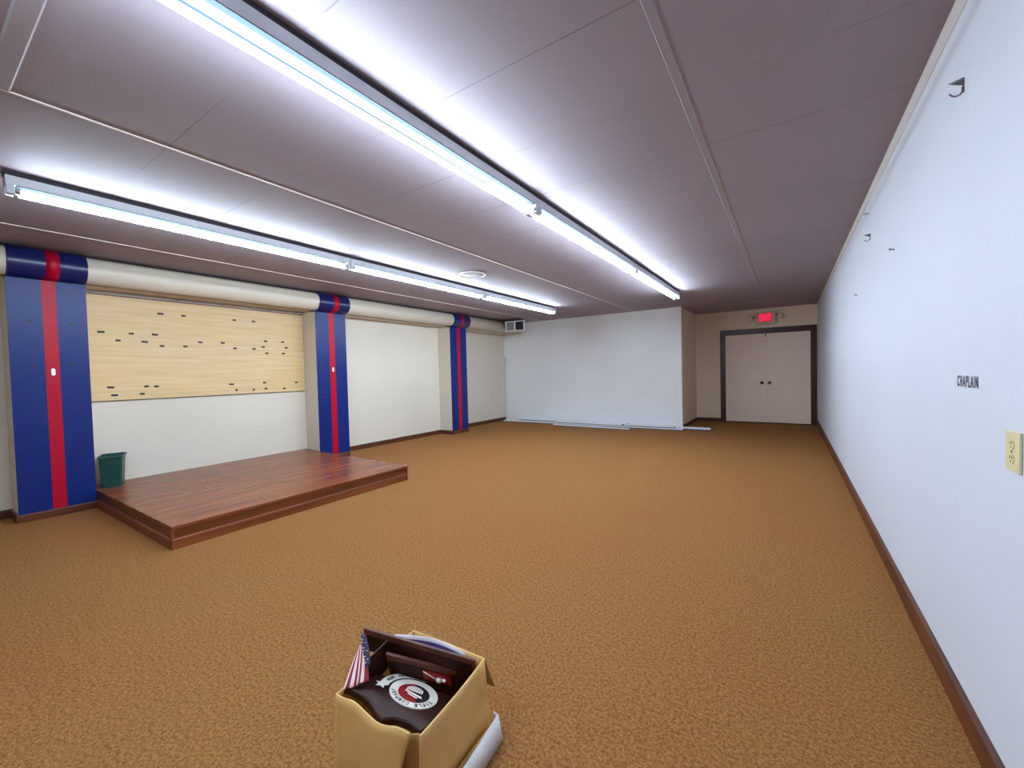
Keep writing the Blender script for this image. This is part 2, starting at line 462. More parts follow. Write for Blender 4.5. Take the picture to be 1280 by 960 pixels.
for u0, u1, mat, ang in ((fw+.01, W*.46, 'grille_light', .9), (W*.53, W-fw-.01, 'grille_dark', .15)):
    b = MB(); vbar(b, u0, u1, z0+fw, z1-fw, .0, .002, M['grille_dark'])
    k = 9
    for i in range(k):
        u = u0+(u1-u0)*(i+.5)/k; s_ = .008
        vbar(b, u-s_*ang-.002, u+s_*ang+.002, z0+fw, z1-fw, .004, .009, M[mat])
    g = b.build('grille', ve, VP(W/2, z0)); g['label'] = 'pale slatted half' if ang > .5 else 'dark slatted half'

# ------------------------------------------------------------------ plywood board with tape patches
PX = XN+.018
pb = thing('plywood_board', 'pale plywood board fixed above the stage, dotted with black tape', 'board', (PX, 2.47, 1.11))
b = MB(); b.box((XN+.0005, 1.225, 1.113), (PX, 3.690, ZH-.002), M['ply'], bev=.001); b.build('panel', pb, (PX, 2.47, 1.11))
spots = [(1.893, 2.152), (2.128, 2.149), (2.713, 2.149), (2.963, 2.15), (1.35, 1.893), (1.61, 1.889), (1.83, 1.892), (1.49, 1.804), (1.729, 1.799), (1.894, 1.755), (2.132, 1.758), (2.298, 1.819), (2.559, 1.823), (2.706, 1.754), (2.955, 1.755), (3.12, 1.873), (3.369, 1.874), (3.084, 1.786), (3.421, 1.787), (3.131, 1.696), (3.373, 1.697), (1.407, 1.264), (1.725, 1.263), (1.82, 1.259), (1.437, 1.173), (1.683, 1.175), (2.644, 1.254), (2.704, 1.171), (2.93, 1.165), (3.083, 1.262), (3.098, 1.173), (3.366, 1.163), (3.558, 1.249)]
wide = {0, 4, 6, 8, 21, 24, 26}
for i, (y, z) in enumerate(spots):
    w = .030 if i in wide else .023; h = .011
    if i in (27, 28): w, h = .014, .014
    b = MB(); a = random.uniform(-.06, .06)
    R = Matrix.Translation((PX, y, z)) @ Matrix.Rotation(a, 4, 'X')
    b.box((0, -w, -h), (.003, w, h), M['black'], R); b.build('tape_patch', pb, (PX, y, z))
b = MB(); b.box((PX, 1.225, 1.108), (PX+.003, 3.69, 1.1135), M['bronze']); b.build('edge_strip', pb, (PX, 2.47, 1.11))
b = MB(); b.box((XN+.0005, 1.225, ZH-.002), (PX+.012, 3.69, ZH+.014), M['trimwood'], bev=.002); b.build('top_molding', pb, (PX, 2.47, 1.11))['label'] = 'thin brown wood strip along the top'

# ------------------------------------------------------------------ stage
SX, SZ = -4.03, .179
st = thing('stage', 'low brown wooden platform stage in front of the plywood board', 'stage', (-5.2, 2.4, 0))
so = (-5.2, 2.4, 0)
b = MB()
top = [(SX+.012, 1.186, 0), (SX+.028, 3.600, 0), (XC, 3.640, 0), (XC, 3.668, 0), (XN+.0005, 3.690, 0), (XN+.0005, 1.192, 0)]
b.prism([(x, y, SZ-.024) for x, y, _ in top], (0, 0, .024), M['deck']); b.build('deck', st, so)['label'] = 'glossy brown plank top'
b = MB(); b.box((SX-.012, 1.192, 0), (SX+.004, 3.585, SZ-.024), M['skirt']); b.build('front_panel', st, so)
b = MB(); b.box((XN+.001, 1.190, 0), (SX-.012, 1.206, SZ-.024), M['skirt_x']); b.build('side_panel', st, so)
b = MB(); b.hexa([(XN+.001, 3.665, 0), (SX-.012, 3.570, 0), (SX-.012, 3.586, 0), (XN+.001, 3.682, 0), (XN+.001, 3.665, SZ-.024), (SX-.012, 3.570, SZ-.024), (SX-.012, 3.586, SZ-.024), (XN+.001, 3.682, SZ-.024)], M['skirt_x']); b.build('side_panel', st, so)
b = MB(); b.prism([(SX+.004, 1.186, 0), (SX+.018, 1.186, 0), (SX+.018, 1.186, .072), (SX+.010, 1.186, .082), (SX+.004, 1.186, .082)], (0, 2.40, 0), M['trimwood']); b.build('base_trim', st, so)['label'] = 'lighter ledge strip along the front'
b = MB(); b.prism([(XC+.005, 1.190, 0), (XC+.005, 1.178, 0), (XC+.005, 1.178, .072), (XC+.005, 1.184, .082), (XC+.005, 1.190, .082)], (SX-XC, 0, 0), M['trimwood_x']); b.build('base_trim', st, so)['label'] = 'lighter ledge strip along the side'
b = MB(); b.box((SX+.000, 1.180, 0), (SX+.020, 1.196, SZ-.024), M['trimwood'], bev=.002); b.build('corner_post', st, so)
b = MB(); b.box((SX+.000, 3.574, 0), (SX+.022, 3.592, SZ-.024), M['trimwood'], bev=.002); b.build('corner_post', st, so)

# ------------------------------------------------------------------ green wastebasket
wb = thing('wastebasket', 'dark green plastic wastebasket on the stage beside the nearest pillar', 'wastebasket', (-6.24, 1.37, SZ))
def rrect(cx, cy, z, hw, hd, r, rot, n=4):
    out = []
    for sx, sy, a0 in ((1, 1, 0), (-1, 1, PI/2), (-1, -1, PI), (1, -1, 3*PI/2)):
        for k in range(n+1):
            a = a0+PI/2*k/n; x = sx*(hw-r)+r*math.cos(a); y = sy*(hd-r)+r*math.sin(a)
            out.append(Vector((cx+x*math.cos(rot)-y*math.sin(rot), cy+x*math.sin(rot)+y*math.cos(rot), z)))
    return out
def loft(b, rings, m, close_bottom=True):
    vs = [[b.bm.verts.new(p) for p in r] for r in rings]; n = len(vs[0]); fs = []
    for A, B in zip(vs, vs[1:]):
        fs += [b.bm.faces.new([A[i], A[(i+1) % n], B[(i+1) % n], B[i]]) for i in range(n)]
    b.faces(fs, m, False)
    if close_bottom: b.faces([b.bm.faces.new(list(reversed(vs[0])))], m)
    return vs
rot = -.33
cx, cy = -6.252, 1.348
b = MB()
rings = [rrect(cx, cy, SZ, .128, .080, .02, rot), rrect(cx, cy, SZ+.33, .148, .095, .024, rot),
         rrect(cx, cy, SZ+.33, .146, .093, .022, rot)]
vs = loft(b, rings+[rrect(cx, cy, SZ+.012, .124, .076, .018, rot)], M['green'])
b.faces([b.bm.faces.new(vs[-1])], M['green'])
b.build('bucket', wb, (cx, cy, SZ))
b = MB()
loft(b, [rrect(cx, cy, SZ+.322, .1475, .0945, .024, rot), rrect(cx, cy, SZ+.322, .160, .107, .028, rot), rrect(cx, cy, SZ+.338, .160, .107, .028, rot),
         rrect(cx, cy, SZ+.340, .146, .093, .024, rot), rrect(cx, cy, SZ+.322, .1455, .0925, .024, rot)], M['green'], False)
b.build('rim', wb, (cx, cy, SZ))

# ------------------------------------------------------------------ fluorescent strip lights
LL = 2.42
def strip_light():
    t = thing('strip_light', '', 'ceiling light', (0, 0, H))
    b = MB()
    b.prism([(-.050, .004, 2.617), (.050, .004, 2.617), (.050, .004, 2.562), (-.050, .004, 2.562)], (0, LL-.008, 0), M['white_metal'])
    b.build('housing', t, (0, 0, H))['label'] = 'white enamelled channel'
    b = MB(); b.box((-.050, .05, 2.558), (.050, LL-.05, 2.562), M['gap_shade']); b.build('gap_shade_strip', t, (0, 0, H))['label'] = 'dark underside strip painted as the shade between the tubes'
    b = MB(); b.box((-.038, .0, 2.617), (.038, LL, H), M['ceiling_gap_shade']); b.build('ceiling_shade_strip', t, (0, 0, H))['label'] = 'dark strip painted as the shaded gap under the ceiling'
    for sx in (-1, 1):
        b = MB(); b.cyl((sx*.034, .045, 2.528), (sx*.034, LL-.045, 2.528), .0140, M['tube'], 16); b.build('tube', t, (0, 0, H))['label'] = 'glowing white tube'
    for y in (.002, LL-.046):
        for sx in (-1, 1):
            b = MB()
            b.box((sx*.034-.017, y+.004, 2.505), (sx*.034+.017, y+.040, 2.562), M['white_metal'], bev=.004)
            ya, yb = (y+.038, y+.062) if y < 1 else (y-.018, y+.006)
            b.cyl((sx*.034, ya, 2.528), (sx*.034, yb, 2.528), .0155, M['steel'], 16)
            b.build('lampholder', t, (0, 0, H))
    return t
proto = strip_light()
rows = [(-1.600, -2.10, 'lit strip light overhead behind the viewpoint, in the row nearer the white right-hand wall'),
        (-1.600, .32, 'lit double-tube strip light nearest the camera, running off the top of the photo'),
        (-1.600, 2.74, 'lit strip light in the middle of the row nearer the right wall'),
        (-1.600, 5.16, 'lit strip light at the far end of the row nearer the right wall'),
        (-4.045, .44, 'longest visible strip light of the left-hand row, above the nearest pillar and stage'),
        (-4.045, 2.86, 'lit strip light of the left-hand row beside the round ceiling cover'),
        (-4.045, 5.28, 'last lit strip light of the left-hand row, ending near the vent')]
for i, (x, y, lab) in enumerate(rows):
    o = proto if i == 0 else copy_tree(proto)
    o.location = (x, y, H); o['label'] = lab; o['group'] = 'fluorescent strip lights in two ceiling rows'

# round ceiling cover
rc = thing('ceiling_cover', 'round flat white cover on the ceiling between the two light rows', 'ceiling cover', (-3.53, 4.40, H))
T = Matrix.Translation((-3.53, 4.40, H))
b = MB(); b.lathe([(.178, 0), (.180, -.012), (.170, -.016), (.160, -.012), (.158, 0)], M['white_plastic'], T, 40); b.build('rim', rc, (-3.53, 4.40, H))
b = MB(); b.lathe([(0, -.008), (.10, -.008), (.159, -.006), (.159, 0)], M['batten'], T, 40); b.build('disc', rc, (-3.53, 4.40, H))

# ------------------------------------------------------------------ double door
dr = bpy.data.objects.new('door_1', None); C.objects.link(dr); dr.location = (-.43, YF, 0); struct(dr, 'pair of cream flush doors in a dark wood frame')
do = (-.43, YF, 0)
b = MB()
d0, d1, dz = -1.270, .402, 2.075
b.box((-1.385, YF-.022, 0), (d0, YF, 2.205), M['casing'], bev=.003)
b.box((d1, YF-.022, 0), (.514, YF, 2.205), M['casing'], bev=.003)
b.box((d0, YF-.022, dz), (d1, YF, 2.205), M['casing'], bev=.003)
b.build('door_casing', dr, do)['label'] = 'dark reddish-brown casing'
for x0, x1 in ((d0+.002, -.447), (-.443, d1-.002)):
    b = MB(); b.box((x0, YF-.014, .022), (x1, YF-.001, dz-.004), M['door'], bev=.002); b.build('door_leaf', dr, do)
b = MB(); b.box((-.468, YF-.024, .022), (-.414, YF-.014, dz-.012), M['door'], bev=.003); b.build('astragal', dr, do)
b = MB(); b.box((d0, YF-.02, 0), (d1, YF, .020), M['bronze']); b.build('threshold', dr, do)
for x, mt in ((-.520, 'bronze'), (-.370, 'brass')):
    b = MB(); R = Matrix.Translation((x, YF-.014, .938)) @ Matrix.Rotation(PI/2, 4, 'X')
    b.lathe([(0, 0), (.034, 0), (.034, .006), (.014, .010), (.012, .030), (.026, .040), (.030, .052), (.024, .066), (0, .070)], M[mt], R, 24)
    b.build('door_knob', dr, do)['label'] = 'dark bronze knob' if mt == 'bronze' else 'brass knob'
b = MB(); b.box((-.452, YF-.034, dz-.075), (-.430, YF-.022, dz-.012), M['bronze'], bev=.003); b.build('flush_bolt', dr, do)

# ------------------------------------------------------------------ exit sign with emergency lamps
ex = thing('exit_sign', 'lit red exit sign with two lamp heads above the double door', 'exit sign', (-.44, YF, 2.275))
eo = (-.44, YF, 2.275)
b = MB(); b.box((-.645, YF-.055, 2.275), (-.235, YF, 2.560), M['exit_body'], bev=.008); b.build('housing', ex, eo)['label'] = 'cream plastic housing'
b = MB(); b.box((-.578, YF-.060, 2.343), (-.308, YF-.055, 2.530), M['exit_red']); face = b.build('face_panel', ex, eo); face['label'] = 'glowing red panel'
V, F = text_polys('EXIT', 1, .012)
xs = [v.x for v in V]; ys = [v.y for v in V]
b = MB(); add_text(b, V, F, lambda v: Vector((-.556+(v.x-min(xs))/(max(xs)-min(xs))*.226, YF-.0612, 2.366+(v.y-min(ys))/(max(ys)-min(ys))*.140)), M['exit_letter'])
b.build('exit_letters', face, eo, normals=False)['label'] = 'bright EXIT lettering'
for x, z, s in ((-.735, 2.440, -1), (-.150, 2.462, 1)):
    b = MB()
    b.cyl((-.44+s*.19, YF-.04, z+.02), (x, YF-.04, z+.03), .010, M['dark_steel'], 10)
    d = Vector((s*.25, -1, -.30)).normalized(); R = Matrix.Translation((x, YF-.05, z)) @ d.to_track_quat('Z', 'Y').to_matrix().to_4x4()
    b.lathe([(0, -.035), (.030, -.030), (.050, 0), (.056, .030), (.052, .034), (.046, .030)], M['exit_body'], R, 24)
    h = b.build('lamp_head', ex, eo)
    b = MB(); b.lathe([(0, .040), (.03, .037), (.047, .028), (.040, .02), (0, .02)], M['lens'], R, 24); b.build('lamp_lens', h, eo)['label'] = 'round clear lens'

# ------------------------------------------------------------------ things on the right-hand wall
# CHAPLAIN lettering
V, F = text_polys('CHAPLAIN', 1, .030, space=1.42)
xs = [v.x for v in V]; ys = [v.y for v in V]
b = MB(); add_text(b, V, F, lambda v: Vector((XR-.0012, 2.244-(v.x-min(xs))/(max(xs)-min(xs))*.207, 1.229+(v.y-min(ys))/(max(ys)-min(ys))*.042)), M['letter'])
o = b.build('wall_lettering', None, (XR-.0012, 2.14, 1.229), normals=False); tag(o, 'black letters spelling CHAPLAIN on the white right wall', 'lettering')

# outlet
ol = thing('wall_outlet', 'ivory duplex outlet on the right wall at the photo edge', 'outlet', (XR, 1.757, 1.064))
oo = (XR, 1.757, 1.064)
b = MB(); b.box((XR-.007, 1.712, 1.007), (XR, 1.802, 1.1215), M['ivory'], bev=.003); b.build('cover_plate', ol, oo)
for zc in (1.0435, 1.0850):
    b = MB(); pts = []
    for k in range(28):
        a = 2*PI*k/28; pts.append((XR-.0065, 1.757+max(-.0150, min(.0150, .0175*math.cos(a))), zc+.0150*math.sin(a)))
    b.prism(pts, (-.0025, 0, 0), M['ivory']); rcp = b.build('receptacle', ol, (XR, 1.757, zc))
    b = MB()
    for dy in (-.0064, .0064): b.box((XR-.0096, 1.757+dy-.0013, zc-.001), (XR-.0088, 1.757+dy+.0013, zc+.008), M['slot'])
    b.cyl((XR-.0096, 1.757, zc-.0075), (XR-.0088, 1.757, zc-.0075), .0026, M['slot'], 12)
    b.build('slots', rcp, (XR, 1.757, zc))['label'] = 'dark plug slots'
b = MB(); b.cyl((XR-.0085, 1.757, 1.0642), (XR-.0065, 1.757, 1.0642), .0034, M['brass'], 14); b.build('screw', ol, oo)

# J hooks: a flat top lug with a bent strip below
def hook(y, z0, z1, label, s=1.0):
    t = thing('wall_hook', label, 'hook', (XR, y, (z0+z1)/2), 'metal hooks on the right wall')
    og = (XR, y, (z0+z1)/2)
    h = z1-z0; w = .006*s
    b = MB(); b.box((XR-.003, y-w, z0+.008), (XR, y+w, z1), M['dark_steel'], bev=.001); b.build('back_plate', t, og)
    b = MB()
    b.prism([(XR-.003, y-w, z1-.002), (XR-.003, y+w, z1-.002), (XR-.040*s, y+w*.3, z1-.010), (XR-.040*s, y-w*.3, z1-.010)], (0, 0, .003), M['steel'])
    b.prism([(XR-.003, y-.002, z1-.004), (XR-.034*s, y-.002, z1-.011), (XR-.003, y-.002, z1-.024)], (0, .004, 0), M['dark_steel']); b.build('lug', t, og)
    b = MB()
    pts = [(XR-.003, y, z0+h*.5), (XR-.004, y, z0+.012), (XR-.010, y, z0+.003), (XR-.020, y, z0), (XR-.030*s, y, z0+.004), (XR-.038*s, y, z0+.014)]
    b.tube(pts, .0028, M['dark_steel'], 10); b.build('prong', t, og)
hook(2.193, 2.287, 2.345, 'large metal hook high on the right wall near the top corner')
hook(4.261, 2.274, 2.330, 'smaller looking metal hook farther along the right wall, near the ceiling')
def nail(y, z, label, L=.022, r=.0035):
    b = MB(); b.cyl((XR, y, z), (XR-L, y, z+.004), r, M['dark_steel'], 10); b.cyl((XR-L, y, z+.004), (XR-L-.004, y, z+.005), r*2.2, M['dark_steel'], 12)
    tag(b.build('nail', None, (XR, y, z)), label, 'nail', 'nails left in the right wall')
nail(4.338, 2.506, 'nail just below the ceiling on the right wall, above the farther hook', .028, .003)
nail(3.380, 2.004, 'dark nail on the right wall, lower and nearer than the farther hook', .020, .0035)
nail(4.984, 1.956, 'smallest looking nail on the right wall, farthest from the camera', .018, .004)
b = MB(); b.box((XR-.0015, 8.165, 1.06), (XR, 8.185, 1.17), M['scuff']); tag(b.build('scuff_mark', None, (XR, 8.17, 1.12)), 'short grey vertical scuff on the far part of the right wall', 'mark')

# ------------------------------------------------------------------ white planks lying along the foot of the back wall
def plank(p, q, w, z, t, label):
    p, q = Vector((p[0], p[1], z)), Vector((q[0], q[1], z)); d = (q-p).normalized(); n = Vector((-d.y, d.x, 0))
    b = MB()
    prof = [n*.016, n*w, n*w+Vector((0, 0, t)), n*.003+Vector((0, 0, t)), Vector((0, 0, t-.003)), Vector((0, 0, t*.42)), n*.016+Vector((0, 0, t*.42))]
    b.prism([p+v for v in prof], q-p, M['plank'], M['plank_end_shade'])
    k = b.mi(M['plank_end_shade'])
    for f in b.bm.faces:
        if len(f.verts) == 4:
            m_ = sum((v.co for v in f.verts), Vector())/4
            if (m_-p).dot(n) < .0165 and m_.z < z+t*.43: f.material_index = k  # shadow line under the front lip, put in as dark colour
    tag(b.build('plank', None, (p+q)/2), label, 'plank', 'white planks along the back wall')
plank((-6.42, 9.17), (-1.86, 9.23), .12, .0, .042, 'longest white plank on the carpet, from the left corner past the wall end')
plank((-6.05, 9.335), (-3.10, 9.345), .12, .043, .040, 'white plank lying hard against the back wall, behind the others, left half')
plank((-4.80, 8.95), (-2.90, 8.90), .08, .0, .034, 'short white plank lying farthest out on the carpet')
plank((-4.83, 9.185), (-3.16, 9.205), .10, .043, .034, 'white plank stacked on the longest one, left of the middle')
plank((-3.10, 9.215), (-2.03, 9.235), .10, .043, .040, 'white plank stacked on the longest one, near the wall end')
plank((-2.90, 9.42), (-1.36, 9.43), .075, .0, .060, 'thin white plank sticking out past the end of the back wall')
b = MB(); b.prism([(-6.1, 9.40, 0), (-6.1, 9.52, 0), (-6.1, 9.52, .042), (-6.1, 9.40, .042)], (2.9, 0, 0), M['plank'])
tag(b.build('plank', None, (-4.6, 9.46, 0)), 'white plank lowest against the foot of the back wall, mostly hidden under another', 'plank', 'white planks along the back wall')

# torn paper strip in the corner of the back wall
ps = MB(); G = []
zs = [(1.76, .075, .022), (1.70, .085, .030), (1.60, .080, .020), (1.54, .045, .008), (1.35, .040, .006), (1.1, .035, .010), (.8, .034, .005), (.5, .030, .008), (.3, .028, .004), (.11, .026, .004)]
for z, w, c in zs:
    G.append([(XN3+.004+w*u, YW-.004-c*(u**2), z+.012*math.sin(9*u+z*20)) for u in (0, .25, .5, .75, 1)])
ps.grid(G, M['peel'], .0015)
tag(ps.build('paper_strip', None, (XN3+.03, YW, .11)), 'torn strip of white paper peeling in the left corner of the back wall', 'paper strip')

# ------------------------------------------------------------------ cardboard box in the foreground
A_ = {'NE': (-.937, 1.175), 'SE': (-.896, .818), 'SM': (-.926, .806), 'SW': (-1.250, .783), 'NW': (-1.285, 1.156)}
B_ = {'NE': (-.926, 1.190), 'SE': (-.905, .812), 'SM': (-1.000, .782), 'SW': (-1.262, .778), 'NW': (-1.290, 1.170)}
ZR = .2757
cb = thing('cardboard_box', 'open brown cardboard box full of plaques on the carpet', 'box', (-1.09, .98, 0)); co_ = (-1.09, .98, 0)
def panel(name, k0, k1, bulge, z0=.0, z1=ZR, n=(8, 8), dip=None, t=.004, parent=cb, lab=None, m='kraft'):
    b = MB(); G = []
    p0, p1, q0, q1 = [Vector((*v, 0)) for v in (B_[k0], B_[k1], A_[k0], A_[k1])]
    d = (q1-q0).normalized(); nn = Vector((d.y, -d.x, 0))
    for i in range(n[0]+1):
        s = i/n[0]; row = []
        for j in range(n[1]+1):
            u = j/n[1]; a = p0.lerp(p1, u); c = q0.lerp(q1, u); v = a.lerp(c, s)+nn*bulge*math.sin(PI*u)*math.sin(PI*(.15+.7*s))
            z = z0+(z1-z0)*s
            if dip: z -= dip(u)*s
            row.append((v.x, v.y, z))
        G.append(row)
    b.grid(G, M[m], t)
    o = b.build(name, parent, co_)
    if lab: o['label'] = lab
    return o
panel('side_panel', 'SE', 'NE', .012, lab='right side of the box')
panel('side_panel', 'NE', 'NW', .004, lab='back side of the box')
panel('side_panel', 'NW', 'SW', .006, lab='left side of the box')
panel('side_panel', 'SW', 'SM', .022, n=(10, 20), dip=lambda u: .009*math.exp(-((u-.64)/.12)**2)-.016*math.exp(-((u-.30)/.15)**2)-.005*math.exp(-((u-.88)/.08)**2), lab='bulging front side of the box')
b = MB(); b.prism([(*B_[k], .004) for k in ('NE', 'NW', 'SW', 'SM', 'SE')], (0, 0, .004), M['kraft']); b.build('bottom_panel', cb, co_)
# corner tab seen in the split front corner
b = MB(); b.grid([[(-.931-.075*(1-z/.27), .818-.02*(1-z/.27), z), (-.921-.05*(1-z/.27), .828-.018*(1-z/.27), z), (-.912-.02*(1-z/.27), .832, z), (-.902, .828, z)] for z in (.0, .09, .18, .262)], M['kraft_shade'], .004); b.build('corner_tab', cb, co_)['label'] = 'shaded tab in the split front corner'
# back flap folded down outside
b = MB(); b.grid([[(-.944+.021*s_-.33*u, 1.188+.027*s_-.004*u, ZR-.012-.114*s_) for u in (0, .3, .6, 1)] for s_ in (0, .35, .7, 1)], M['kraft_shade'], .004); b.build('flap', cb, co_)['label'] = 'back flap folded down outside'

# white carton beside the box
wc = thing('white_carton', 'open white carton on the carpet to the right of the cardboard box', 'carton', (-.88, .98, 0)); wo = (-.88, .98, 0)
def wall(name, a0, a1, z0, z1, m='white_card', t=.004, a2=None, a3=None, lab=None):
    b = MB(); a2 = a2 or a0; a3 = a3 or a1
    b.grid([[tuple(Vector((*a0, z0)).lerp(Vector((*a1, z0)), u)) for u in (0, .5, 1)], [tuple(Vector((*a2, z1)).lerp(Vector((*a3, z1)), u)) for u in (0, .5, 1)]], M[m], t)
    o = b.build(name, wc, wo)
    if lab: o['label'] = lab
wall('side_panel', (-.868, 1.184), (-.826, .790), 0, .095, a2=(-.8765, 1.171), a3=(-.826, .770), lab='outer white side')
wall('end_panel', (-.868, 1.184), (-.898, 1.186), 0, .095, a2=(-.8785, 1.171), a3=(-.900, 1.172), lab='white end flap')
wall('side_panel', (-.898, 1.180), (-.880, .790), 0, .060, m='kraft', lab='bare brown inner side')
wall('end_panel', (-.880, .786), (-.828, .786), 0, .09)
b = MB(); b.prism([(-.870, 1.182, .002), (-.897, 1.182, .002), (-.880, .788, .002), (-.828, .788, .002)], (0, 0, .003), M['kraft']); b.build('bottom_panel', wc, wo)

# ------------------------------------------------------------------ shield plaque lying across the front of the box
pn = Vector((.12, .38, 1)).normalized(); pc = Vector((-1.083, .965, .2205))
e1 = (Vector((1, .55, 0))-pn*Vector((1, .55, 0)).dot(pn)).normalized(); e2 = pn.cross(e1)
def on(p, h=0.0):   # a point of the tilted plaque plane, from x, y
    x, y = p; z = .30-(.12*(x+1.227)+.38*(y-.80)); return Vector((x, y, z))+pn*h
sp = thing('shield_plaque', 'dark wooden shield plaque with a round white seal, lying in the box front', 'plaque', pc)
out = [(-1.222, .798), (-1.2, .8125), (-1.174, .8187), (-1.150, .820), (-1.125, .8185), (-1.100, .813), (-1.0765, .8052), (-1.055, .8), (-1.0365, .7973),
       (-1.026, .818), (-1.0135, .8357), (-.993, .848), (-.971, .855), (-.950, .855), (-.931, .850), (-.936, .92), (-.943, 1.02), (-.955, 1.095), (-1.00, 1.085), (-1.06, 1.055), (-1.12, 1.02), (-1.18, .985), (-1.232, .950), (-1.238, .92), (-1.236, .86)]
b = MB(); n_ = len(out); cc = Vector((-1.09, .95))
inner = [tuple(Vector(p)+(cc-Vector(p)).normalized()*.006) for p in out]
lay = [[on(p, h) for p in pts] for pts, h in ((out, -.020), (out, -.004), (inner, .0))]
vs = [[b.bm.verts.new(p) for p in L] for L in lay]
for A, B in zip(vs, vs[1:]): b.faces([b.bm.faces.new([A[i], A[(i+1) % n_], B[(i+1) % n_], B[i]]) for i in range(n_)], M['walnut'])
b.faces([b.bm.faces.new(vs[-1]), b.bm.faces.new(list(reversed(vs[0])))], M['walnut'])
b.build('board', sp, pc)['label'] = 'dark walnut board with scooped edges'
def sl(u, v, h=.002): return pc+e1*u+e2*v+pn*h     # seal plane
def disc(b, r0, r1, h0, h1, m, a0=0, a1=2*PI, seg=48):
    n = seg
    for k in range(n):
        s, t = a0+(a1-a0)*k/n, a0+(a1-a0)*(k+1)/n
        c = lambda a, r, h: sl(r*math.cos(a), r*math.sin(a), h)
        fs = [b.poly([c(s, r0, h1), c(s, r1, h1), c(t, r1, h1), c(t, r0, h1)] if r0 > 1e-6 else [c(s, 0, h1), c(s, r1, h1), c(t, r1, h1)], m),
              b.poly([c(s, r1, h0), c(t, r1, h0), c(t, r1, h1), c(s, r1, h1)], m)]
RS = .085
b = MB(); disc(b, .056, RS, .0, .004, M['seal_white']); ring = b.build('seal_ring', sp, pc, normals=False); ring['label'] = 'white ring with black lettering'
b = MB(); disc(b, 0, .057, .0, .003, M['seal_black'], PI*-.35, PI*.55); disc(b, 0, .057, .0, .003, M['seal_red'], PI*.55, PI*1.65); b.build('seal_disc', sp, pc, normals=False)['label'] = 'red and black centre'
# striped domed emblem in the seal
b = MB()
for k in range(7):
    a, c = -.030+.0085*k, -.030+.0085*(k+1)-.0018
    arc = lambda u, v: sl(u, v*math.sqrt(max(0, 1-(u/.034)**2))+.002, .0075)
    b.poly([arc(a, 0)+e2*0, arc(c, 0), arc(c, .034), arc(a, .034)], M['seal_white'])
b.poly([sl(-.034, -.006, .006), sl(.034, -.022, .006), sl(.030, -.010, .006), sl(-.030, .002, .006)], M['seal_white'])
b.poly([sl(-.020, -.020, .006), sl(.018, -.030, .006), sl(.022, -.024, .006), sl(-.018, -.012, .006)], M['flag_white'])
b.build('emblem', sp, pc, normals=False)['label'] = 'white striped dome emblem'
# lettering round the ring, read from the far side of the box
def ring_text(b, txt, a_mid, r_in, h, step):
    for i, ch in enumerate(txt):
        if ch == ' ': continue
        V, F = text_polys(ch, 1, .03); xs = [v.x for v in V]; ys = [v.y for v in V]
        wd = .010 if ch != 'I' else .004
        a = a_mid+(i-(len(txt)-1)/2)*-step
        up = Vector((math.cos(a), math.sin(a))); rt = Vector((math.sin(a), -math.cos(a)))
        def fn(v):
            q = up*(r_in+(v.y-min(ys))/(max(ys)-min(ys))*h)+rt*((v.x-min(xs))/(max(xs)-min(xs))-.5)*wd
            return sl(q.x, q.y, .0048)
        add_text(b, V, F, fn, M['seal_black'])
b = MB(); ring_text(b, 'RIFLE COMPANY', -PI/2, .061, .018, .205); b.build('seal_lettering', ring, pc, normals=False)['label'] = 'black letters round the seal'
# scroll banner with a pointed star end, up and left of the seal
b = MB(); bc = sl(-.016, .030)
pts_in, pts_out = [], []
for k in range(13):
    a = math.radians(183-k*8.5); pts_in.append((.094*math.cos(a), .094*math.sin(a))); pts_out.append((.126*math.cos(a), .126*math.sin(a)))
for k in range(12):
    b.poly([sl(*pts_in[k], .003), sl(*pts_in[k+1], .003), sl(*pts_out[k+1], .003), sl(*pts_out[k], .003)], M['seal_white'])
sc = Vector((-.116, -.014)); star = []
for k in range(10):
    a = PI/2+2*PI*k/10; r_ = .026 if k % 2 == 0 else .012; star.append(sl(sc.x+r_*math.cos(a), sc.y+r_*math.sin(a), .0035))
b.poly(star, M['seal_white']); ban = b.build('banner', sp, pc, normals=False); ban['label'] = 'white scroll with a star end'
b = MB(); ring_text(b, 'ARMY AIRBORNE', math.radians(132), .101, .017, .105); b.build('banner_lettering', ban, pc, normals=False)['label'] = 'black letters on the scroll'

# ------------------------------------------------------------------ wooden plaques leaning behind it
def board_plaque(name, TL, TR, down, t, mat, label, extra=None):
    TL, TR, dn = Vector(TL), Vector(TR), Vector(down); d = (TR-TL).normalized(); n = d.cross(dn).normalized()
    if n.y < 0: n = -n
    c = (TL+TR)/2
    e = thing(name, label, 'plaque', c)
    b = MB(); b.hexa([TL+dn, TR+dn, TR+dn+n*t, TL+dn+n*t, TL, TR, TR+n*t, TL+n*t], M[mat], bev=.003)
    b.build('board', e, c)
    return e, TL, TR, dn, n, c
e, TL, TR, dn, n, c = board_plaque('award_plaque', (-1.355, .968, .362), (-.950, 1.138, .285), (.012, .004, -.083), .012, 'cherry', 'reddish-brown wooden plaque lying highest in the box, its corner past the left rim')
q = lambda u, v, h: TL.lerp(TR, u)+dn*v-n*h
def plate(b, u0, u1, v0, v1, t, m): b.hexa([q(u0, v1, .0), q(u1, v1, .0), q(u1, v1, t), q(u0, v1, t), q(u0, v0, 0), q(u1, v0, 0), q(u1, v0, t), q(u0, v0, t)], M[m])
b = MB(); plate(b, .03, .97, .24, .97, .003, 'walnut'); b.build('face_plate', e, c)['label'] = 'dark polished face'
e, TL, TR, dn, n, c = board_plaque('award_plaque', (-1.240, .975, .300), (-.965, 1.135, .226), (.009, .018, -.110), .014, 'cherry', 'brown wooden plaque with a small red and white figure, behind the shield plaque')
